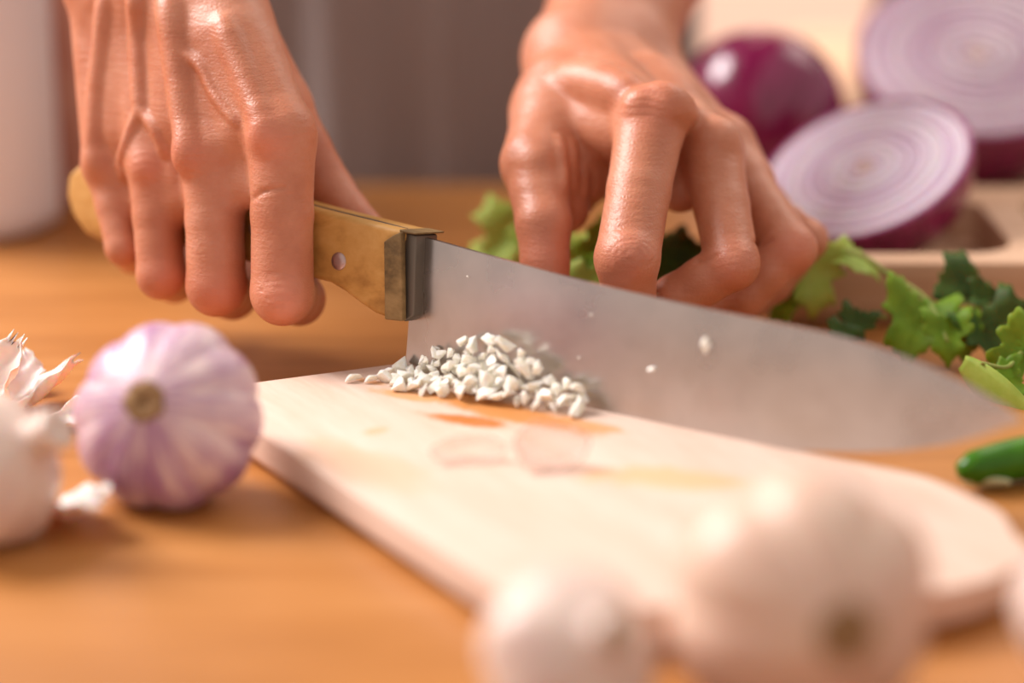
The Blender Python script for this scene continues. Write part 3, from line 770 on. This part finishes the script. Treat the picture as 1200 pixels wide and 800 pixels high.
# papery skins at the left
def husk(label, loc, L, W, rot, seed, mat=m_paper, curl=1.2, pieces=1, group=None):
    r = random.Random(seed); vv, ff = [], []; nu, nv = 22, 12
    for j in range(nu + 1):
        s = j / nu
        for i in range(nv + 1):
            a = (i / nv - .5) * curl * 2; wd = W * math.sin(math.pi * min(1, .12 + s * .76)) ** .7
            jag = 1 + .16 * math.sin(9 * s + seed) * (abs(i / nv - .5) * 2) ** 2 + .08 * math.sin(31 * s + i)
            end = .12 * math.sin(i * 2.1 + seed) if j == nu else 0
            x = (s + end) * L; y = wd * math.sin(a) / max(curl, .3) * jag; z = wd * (1 - math.cos(a)) * .9 + .28 * L * s * s + .06 * math.sin(13 * s + i * .9 + seed)
            vv.append((x, y, z))
    for j in range(nu):
        for i in range(nv):
            p = j * (nv + 1) + i; ff.append((p, p + 1, p + nv + 2, p + nv + 1))
    R_ = Euler(rot).to_matrix(); vv = xf(vv, R_); mz = min(v[2] for v in vv)
    o = put('garlic_husk', [(a, b, cc - mz + .02) for a, b, cc in vv], ff, mat)
    o.location = Vector(loc) * S
    m = o.modifiers.new('s', 'SOLIDIFY'); m.thickness = .0003
    tag(o, label, 'garlic skin', group); return o
for (px, py, z, L, W, rot, sd, lab) in (
        (-14, 480, 0, 2.3, .9, (.2, -.75, .75), 1, 'upright pointed papery garlic skin at the left edge, leftmost tip'),
        (18, 486, 0, 2.6, .8, (-.4, -.15, .75), 2, 'papery garlic skin with curled tip pointing right, beside the purple bulb'),
        (20, 470, 0, 1.9, 1.0, (.3, -.35, 1.9), 3, 'broad pinkish papery garlic skin lying behind the pointed ones'),
        (60, 500, 0, 1.9, .7, (.4, -.1, .1), 4, 'flat papery garlic skin tucked against the purple bulb'),
        (62, 600, 0, 2.8, 1.15, (.1, -.05, -.9), 6, 'blurred papery garlic skin on the table below the purple bulb')):
    husk(lab, at_z(px, py, z), L, W, rot, sd)
# thin film of a clove on the board
def film(label, px, py, W, H, alpha, seed):
    m = NM('clove_film', (.86, .62, .52), .35); m.b.inputs['Subsurface Weight'].default_value = .2; m.b.inputs['Subsurface Scale'].default_value = .002
    lw = m.n('ShaderNodeLayerWeight'); lw.inputs[0].default_value = .35
    m.l(m.math('ADD', m.math('MULTIPLY', lw.outputs['Facing'], .7), alpha), m.b.inputs['Alpha'])
    vv, ff = [(0, 0, 0)], []; nr, na_ = 8, 40
    for k in range(1, nr + 1):
        for i in range(na_):
            f = k / nr; a = 2 * math.pi * i / na_; q = 1 + .05 * math.sin(3 * a + seed) + .03 * math.sin(7 * a)
            vv.append((W * f * q * math.cos(a), -.5 * W * (f * f) * .9, H * f * q * math.sin(a)))
    for i in range(na_): ff.append((0, 1 + i, 1 + (i + 1) % na_))
    for k in range(nr - 1):
        for i in range(na_):
            a0 = 1 + k * na_ + i; a1 = 1 + k * na_ + (i + 1) % na_; ff.append((a0, a0 + na_, a1 + na_, a1))
    vv = xf(vv, Euler((-.55, 0, .15)).to_matrix()); mz = min(v[2] for v in vv)
    p0 = at_z(px, py, 1.3)
    o = put('clove_skin', [(a, b, c_ - mz + 1.31) for a, b, c_ in vv], ff, m.m); o.location = (p0[0] * S, p0[1] * S, 0)
    o.modifiers.new('s', 'SOLIDIFY').thickness = .0003
    tag(o, label, 'garlic skin')
film('translucent pinkish clove skin curled on the cutting board in front of the minced garlic', 643, 543, 1.1, .75, .12, 1)
film('nearly transparent flake of garlic skin left of the pinkish clove skin', 548, 536, 1.1, .42, .04, 4)

# ------------------------------------------------------------------ wooden tray with wells
TX0, TX1, TY0, TY1, TZ = 9.2, 34.0, 6.2, 29.0, 2.3
tray = thing('wooden_tray', ((TX0 + TX1) / 2, (TY0 + TY1) / 2, 0), 'pale wooden compartment tray holding the red onions behind the cilantro', 'tray')
def rr(x0, x1, y0, y1, r, n=6):
    out = []
    for cx, cy, a0 in ((x1 - r, y1 - r, 0), (x0 + r, y1 - r, 90), (x0 + r, y0 + r, 180), (x1 - r, y0 + r, 270)):
        for k in range(n + 1):
            a = math.radians(a0 + 90 * k / n); out.append((cx + r * math.cos(a), cy + r * math.sin(a)))
    return out
ox, oy = (TX0 + TX1) / 2, (TY0 + TY1) / 2
bm = bmesh.new()
cv = bpy.data.curves.new('rim', 'CURVE'); cv.dimensions = '2D'; cv.fill_mode = 'BOTH'; cv.extrude = (TZ - .6) / 2 * S; cv.bevel_depth = .12 * S; cv.bevel_resolution = 3
WELLS = [(10.4, 18.8, 7.5, 16.6), (20.2, 32.6, 7.5, 16.6), (10.4, 32.6, 18.2, 27.8)]
for pts_ in [rr(TX0, TX1, TY0, TY1, 1.8)] + [rr(*w4, 1.9) for w4 in WELLS]:
    sp = cv.splines.new('POLY'); sp.points.add(len(pts_) - 1); sp.use_cyclic_u = True
    for p, (x, y) in zip(sp.points, pts_): p.co = ((x - ox) * S, (y - oy) * S, 0, 1)
co = bpy.data.objects.new('rim', cv); C.objects.link(co)
dg = bpy.context.evaluated_depsgraph_get(); me = bpy.data.meshes.new_from_object(co.evaluated_get(dg)); bpy.data.objects.remove(co)
o = bpy.data.objects.new('rim', me); C.objects.link(o); me.materials.clear(); me.materials.append(m_tray); o.parent = tray; o.location = (0, 0, (TZ + .6) / 2 * S)
b = prism([(x - ox, y - oy) for x, y in rr(TX0 + .1, TX1 - .1, TY0 + .1, TY1 - .1, 1.8)], lambda a, b_, t_: (a, b_, t_), .02, .75)
put_bm('tray_floor', b, m_tray, tray)

# ------------------------------------------------------------------ onions
def onion_profile(R, hz, n=14, z0=-1, z1=1):
    return [(max(.02, R * math.cos(math.asin(z0 + (z1 - z0) * i / n)) ** .92), hz * (z0 + (z1 - z0) * i / n)) for i in range(n + 1)]
def half_onion(label, c, R, depth, normal, spin, m_of=m_of):
    T = thing('onion_half', c, label, 'onion'); T.rotation_euler = frame_to(normal, spin).to_euler()
    prof = [(max(.03, R * math.sin(math.pi / 2 * i / 14) ** .85), -depth * math.cos(math.pi / 2 * i / 14)) for i in range(15)]
    prof += [(R * .985, .02), (R * .965, -.03)]
    vv, ff = lathe(prof, 72); put('outer_skin', vv, ff, m_onion, T)
    fr = [1, .965, .86, .75, .64, .53, .42, .31, .2, .1]
    for k in range(9):
        r1, r0 = R * fr[k] * .985, R * fr[k + 1] * .985
        zt = .02 - .03 * (k % 2) + (.05 if k > 6 else 0)
        ov = 1 + .0 * k
        prof = [(r0 + .01, -.35), (r0 + .015, zt - .04), (r0 + .05, zt), (r1 - .05, zt + .015), (r1 - .012, zt - .03), (r1, -.35)]
        if k: prof[-2] = (r1 - .02, zt - .05)
        vv, ff = lathe(prof, 72)
        ff = ff[:-2]
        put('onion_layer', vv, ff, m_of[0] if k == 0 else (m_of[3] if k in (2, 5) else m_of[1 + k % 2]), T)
    vv, ff = lathe([(R * .1, -.35), (R * .1, .0), (R * .07, .09), (.02, .12)], 24); put('core', vv, ff, m_ocore, T)
    return T
# half in the near well: cut face up, leaning towards us
c = at_y(1013, 196, 12.6)
half_onion('halved red onion leaning in the near well, whitish cut face up, beside the hand', c, 4.25, 3.5, Vector((-.37, -.36, .88)), .4)
c = at_y(1145, 62, 23.6)
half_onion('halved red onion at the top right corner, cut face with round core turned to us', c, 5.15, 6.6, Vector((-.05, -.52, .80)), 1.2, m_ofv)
c = at_y(890, 138, 23.2)
c[2] += .25
T = thing('red_onion', c, 'whole glossy red onion behind the hand, in the far well', 'onion')
T.rotation_euler = (-1.1, .3, 0)
R = 3.65
prof = [(.1, -1.12), (.22, -1.05), (.5, -.9), (.8, -.62), (.97, -.25), (1.0, .05), (.93, .38), (.75, .68), (.48, .9), (.25, 1.02), (.14, 1.2), (.1, 1.42)]
vv, ff = lathe([(p[0], p[1], 0)[:2] for p in [(q[0], q[1]) for q in curve_pts([(a * R, b * R * .93, 0) for a, b in prof], 3)]], 64); put('outer_skin', vv, ff, m_onion, T)
vv, ff = lathe([(.3, -3.75), (.42, -3.6), (.3, -3.3)], 20); put('root', vv, ff, m_stub, T)

# ------------------------------------------------------------------ cilantro
def leaf_mesh(seed, size):
    """three-lobed toothed leaf, thin but cupped"""
    r = random.Random(seed); out = []
    n = 96
    for i in range(n):
        a = 2 * math.pi * i / n
        lob = .55 + .36 * abs(math.cos(1.5 * (a - math.pi / 2))) ** .8 + (.08 * math.sin(9 * a + seed) + .035 * math.sin(17 * a + 2 * seed)) + .018 * (1 if (i % 4) < 2 else -1)
        if math.sin(a) < -.75: lob *= .55
        out.append((lob * math.cos(a) * .8, lob * math.sin(a) + .35))
    vv, ff = [(0, .3, 0)], []
    rings = 5
    for k in range(1, rings + 1):
        f = k / rings
        for (x, y) in out:
            X, Y = x * f, .3 + (y - .3) * f
            z = .16 * X * X * 3 - .22 * (Y - .3) ** 2 + .06 * math.sin(5 * X + seed) + .05 * math.cos(7 * Y) - .05 * abs(X) ** .5
            vv.append((X, Y, z))
    for i in range(n): ff.append((0, 1 + i, 1 + (i + 1) % n))
    for k in range(rings - 1):
        for i in range(n):
            a0 = 1 + k * n + i; a1 = 1 + k * n + (i + 1) % n; ff.append((a0, a0 + n, a1 + n, a1))
    return [(x * size, y * size, z * size) for x, y, z in vv], ff
def leaf(parent, root_pt, base, tipdir, facing, size, mat, seed):
    y = Vector(tipdir).normalized(); z = Vector(facing); z = (z - y * z.dot(y)).normalized(); x = y.cross(z)
    M = Matrix((x, y, z)).transposed()
    vv, ff = leaf_mesh(seed, size)
    vv = xf(vv, M, Vector(base) - Vector(root_pt))
    o = put('leaf', vv, ff, mat, parent); m = o.modifiers.new('s', 'SOLIDIFY'); m.thickness = .00025; return o
def sprig(label, stem_pts, leaves, r=.1):
    root = stem_pts[0]
    T = thing('cilantro_sprig', root, label, 'herb')
    P = [np.array(p) - np.array(root) for p in curve_pts(stem_pts, 6)]
    vv, ff = tube(P, [r * (1 - .45 * i / len(P)) for i in range(len(P))], 8); put('stem', vv, ff, m_stem, T)
    for (base, tip, face, size, mat, seed) in leaves:
        leaf(T, root, base, np.array(tip) - np.array(base), face, size, mat, seed)
    return T
Y_ = at_y
UPC = (0.0, -.75, .66)
sprig('cilantro sprig with light leaf drooping beside the little finger', [Y_(890, 300, 7), Y_(950, 288, 4.8), Y_(1010, 300, 3.6), Y_(1055, 335, 3.2), Y_(1072, 352, 3.0)],
      [(Y_(948, 296, 4.0), Y_(958, 362, 3.4), UPC, 1.75, m_leaf_l, 1), (Y_(985, 298, 4), Y_(1022, 312, 4), (0, -.3, .95), 1.3, m_leaf_l, 2), (Y_(925, 330, 4.2), Y_(915, 368, 3.6), UPC, 1.2, m_leaf, 3)], .13)
sprig('cilantro sprig with large bright leaf standing above the middle of the blade tip', [Y_(1060, 332, 3.2), Y_(1085, 350, 2.6), Y_(1100, 375, 1.6), Y_(1110, 400, .8)],
      [(Y_(1082, 348, 2.4), Y_(1062, 408, .8), (-.1, -.95, .3), 2.0, m_leaf, 5), (Y_(1108, 370, 1.4), Y_(1112, 420, .4), UPC, 1.3, m_leaf, 6)], .1)
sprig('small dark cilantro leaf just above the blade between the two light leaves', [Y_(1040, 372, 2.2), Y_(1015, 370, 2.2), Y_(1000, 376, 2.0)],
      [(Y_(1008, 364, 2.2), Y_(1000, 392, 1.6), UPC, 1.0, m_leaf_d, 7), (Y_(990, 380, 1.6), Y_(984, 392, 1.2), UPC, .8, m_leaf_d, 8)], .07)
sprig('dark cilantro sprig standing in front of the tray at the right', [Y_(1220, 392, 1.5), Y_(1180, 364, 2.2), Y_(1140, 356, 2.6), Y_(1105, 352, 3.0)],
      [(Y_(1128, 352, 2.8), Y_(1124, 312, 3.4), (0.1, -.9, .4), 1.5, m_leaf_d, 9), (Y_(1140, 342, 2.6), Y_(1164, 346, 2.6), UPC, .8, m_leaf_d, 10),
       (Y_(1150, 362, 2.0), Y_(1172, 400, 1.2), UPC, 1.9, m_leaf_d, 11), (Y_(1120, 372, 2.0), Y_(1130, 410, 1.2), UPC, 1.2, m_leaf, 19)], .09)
sprig('cilantro sprig with fresh green leaves at the right edge, over the knife tip', [Y_(1230, 420, -1), Y_(1200, 412, -1.2), Y_(1180, 430, -2), Y_(1150, 425, -2.2)],
      [(Y_(1215, 395, -1.2), Y_(1176, 428, -1.6), (-.2, -.8, .6), 1.6, m_leaf, 12), (Y_(1195, 440, -2), Y_(1172, 446, -2), UPC, 1.1, m_leaf, 13)], .1)
# the long flat leaf by the tip
T = thing('cilantro_sprig', Y_(1130, 428, -2), 'long narrow bright green leaf lying right behind the knife tip', 'herb')
pp = [Y_(1128, 424, -1.6), Y_(1150, 445, -2.2), Y_(1175, 464, -2.8), Y_(1206, 484, -3.4)]; rt = Y_(1130, 428, -2)
vv, ff = [], []
for j, p in enumerate(curve_pts(pp, 5)):
    s = j / 15; wd = .62 * math.sin(math.pi * (.08 + .86 * s)) ** .6
    for i in range(5):
        f = i / 4 * 2 - 1; vv.append(tuple(np.array(p) - rt + np.array([.35, -.2, .9]) * wd * f + np.array([0, -1, 0]) * .1 * (1 - f * f)))
for j in range(15):
    for i in range(4): ff.append((j * 5 + i, j * 5 + i + 1, j * 5 + i + 6, j * 5 + i + 5))
o = put('leaf', vv, ff, m_leaf_l, T); o.modifiers.new('s', 'SOLIDIFY').thickness = .0003
# herbs under the hand
sprig('blurred pale cilantro leaves behind the thumb, left of the hand', [Y_(680, 320, 7), Y_(620, 300, 8), Y_(580, 290, 9)],
      [(Y_(612, 300, 8.5), Y_(580, 248, 9.0), UPC, 2.0, m_leaf_l, 14), (Y_(600, 300, 8), Y_(566, 292, 8.5), UPC, 1.5, m_leaf_l, 15), (Y_(640, 330, 7.5), Y_(600, 305, 7), UPC, 1.5, m_leaf_l, 24)], .12)
sprig('green cilantro bunch seen between thumb and index finger', [Y_(740, 380, 4), Y_(700, 330, 4.4), Y_(690, 300, 5)],
      [(Y_(690, 330, 4.6), Y_(680, 280, 5.4), UPC, 1.6, m_leaf_l, 16), (Y_(705, 310, 4.2), Y_(712, 258, 5), UPC, 1.5, m_leaf, 17), (Y_(668, 345, 3.6), Y_(700, 300, 3.8), UPC, 1.4, m_leaf, 18), (Y_(700, 345, 3.2), Y_(672, 320, 3.4), UPC, 1.3, m_leaf_l, 25)], .16)
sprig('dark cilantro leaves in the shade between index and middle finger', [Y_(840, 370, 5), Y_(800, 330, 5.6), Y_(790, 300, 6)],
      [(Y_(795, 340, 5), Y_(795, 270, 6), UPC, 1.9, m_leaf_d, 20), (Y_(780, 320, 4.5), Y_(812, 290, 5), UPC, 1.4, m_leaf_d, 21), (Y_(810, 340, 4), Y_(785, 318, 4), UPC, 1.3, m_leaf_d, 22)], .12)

# ------------------------------------------------------------------ chilies
def chili(label, pts_, rad, squash=.8, cut=False):
    root = pts_[0]; P = [np.array(p) - root for p in curve_pts(pts_, 6)]
    rr_ = [float(np.interp(i / (len(P) - 1), np.linspace(0, 1, len(rad)), rad)) for i in range(len(P))]
    T = thing('green_chili', root, label, 'chili'); vv, ff = tube(P, rr_, 20)
    o = put('chili_skin', vv, ff, m_chili, T)
    return T, P, rr_
base = [at_z(1122, 552, .62), at_z(1140, 548, .7), at_z(1170, 542, .7), at_z(1215, 534, .75), at_z(1280, 528, .7), at_z(1340, 530, .6)]
T, P, R_ = chili('glossy green chili on the table at the right edge, below the knife tip', base, [.22, .5, .6, .66, .62, .5])
vv, ff = lathe([(.02, -.06), (.5, -.06), (.55, .0), (.5, .06), (.02, .06)], 28, lambda a, b, c_, d: (a * 1.35 * math.cos(c_), a * .45 * math.sin(c_), b))
q = at_z(1155, 545, .7) - base[0] + np.array([0, -.36, -.40])
put('cut_flesh', xf(vv, frame_to((0, -.72, -.69)) @ Matrix.Rotation(0, 3, 'Z'), q), ff, m_chili_in, T)
e = [at_y(1192, 262, 15.0), at_y(1196, 266, 14.9), at_y(1215, 268, 14.8), at_y(1250, 262, 14.6)]
dz = TZ + .45 - e[1][2]
T, P, R_ = chili('small green chili lying across the tray divider at the right edge', [p + np.array([0, 0, dz * 0]) for p in e], [.25, .5, .55, .4])

# ------------------------------------------------------------------ background
T = thing('white_canister', (-23.6, 21.5, 0), 'white blurred ceramic canister standing on the table at the left edge', 'canister')
vv, ff = lathe([(3.6, .02), (4.1, .3), (4.2, 1), (4.2, 11.6), (4.05, 12.0), (3.5, 12.0)], 56); put('canister_body', vv, ff, m_white, T)
vv, ff = lathe([(4.3, 12.0), (4.35, 12.5), (3.9, 13.0), (1, 13.4), (.9, 14), (1.1, 14.5), (.3, 14.8)], 40); put('lid', vv, ff, m_white, T)
T = thing('clay_bottle', (-18.4, 27.4, 0), 'blurred rosy-brown clay bottle between the white canister and the hand', 'bottle')
vv, ff = lathe([(.3, .02), (3.0, .05), (3.2, .5), (3.3, 5), (3.2, 10), (2.7, 12), (1.8, 13), (1.5, 14), (1.5, 15), (1.1, 15)], 48); put('bottle_body', vv, ff, m_clay, T)
vv, ff = lathe([(.9, 14.6), (1.0, 15.1), (1.3, 15.3), (1.25, 15.9), (.3, 16)], 32); put('stopper', vv, ff, m_stub, T)
T = thing('side_counter', (44, 52, -75), 'pale wooden counter carrying the black pot, behind the onions', 'counter')
def cpart(name, bm, mat, bv=.2):
    o = put_bm(name, bm, mat, smooth=True, bevel=bv); o.parent = T; o.matrix_parent_inverse = Matrix.Translation((-.44, -.52, .75)); return o
cpart('worktop', box_bm(17.5, 76, 31, 72, -3, -.05), m_tray); cpart('cabinet_body', box_bm(18.5, 75, 32.5, 71, -75, -3), m_white)
T = thing('black_pot', (31.5, 45, 0), 'black blurred pot behind the onions at the top right', 'pot')
T.location.z = 0
vv, ff = lathe([(.5, .0), (11.3, .02), (12.3, .8), (12.5, 2), (12.6, 14), (12.9, 14.3), (12.9, 14.6), (12.3, 14.6), (12.1, 3), (11, 1.2), (.5, 1.0)], 64); put('pot_body', vv, ff, m_dark, T)
vv, ff = lathe([(12.95, 14.6), (12.95, 14.9), (9, 16.3), (3, 17.3), (.5, 17.4)], 64); put('lid', vv, ff, m_dark, T)
vv, ff = lathe([(.7, 17.2), (.6, 18.2), (1.6, 19), (1.5, 19.7), (.3, 20)], 32); put('lid_knob', vv, ff, m_dark, T)
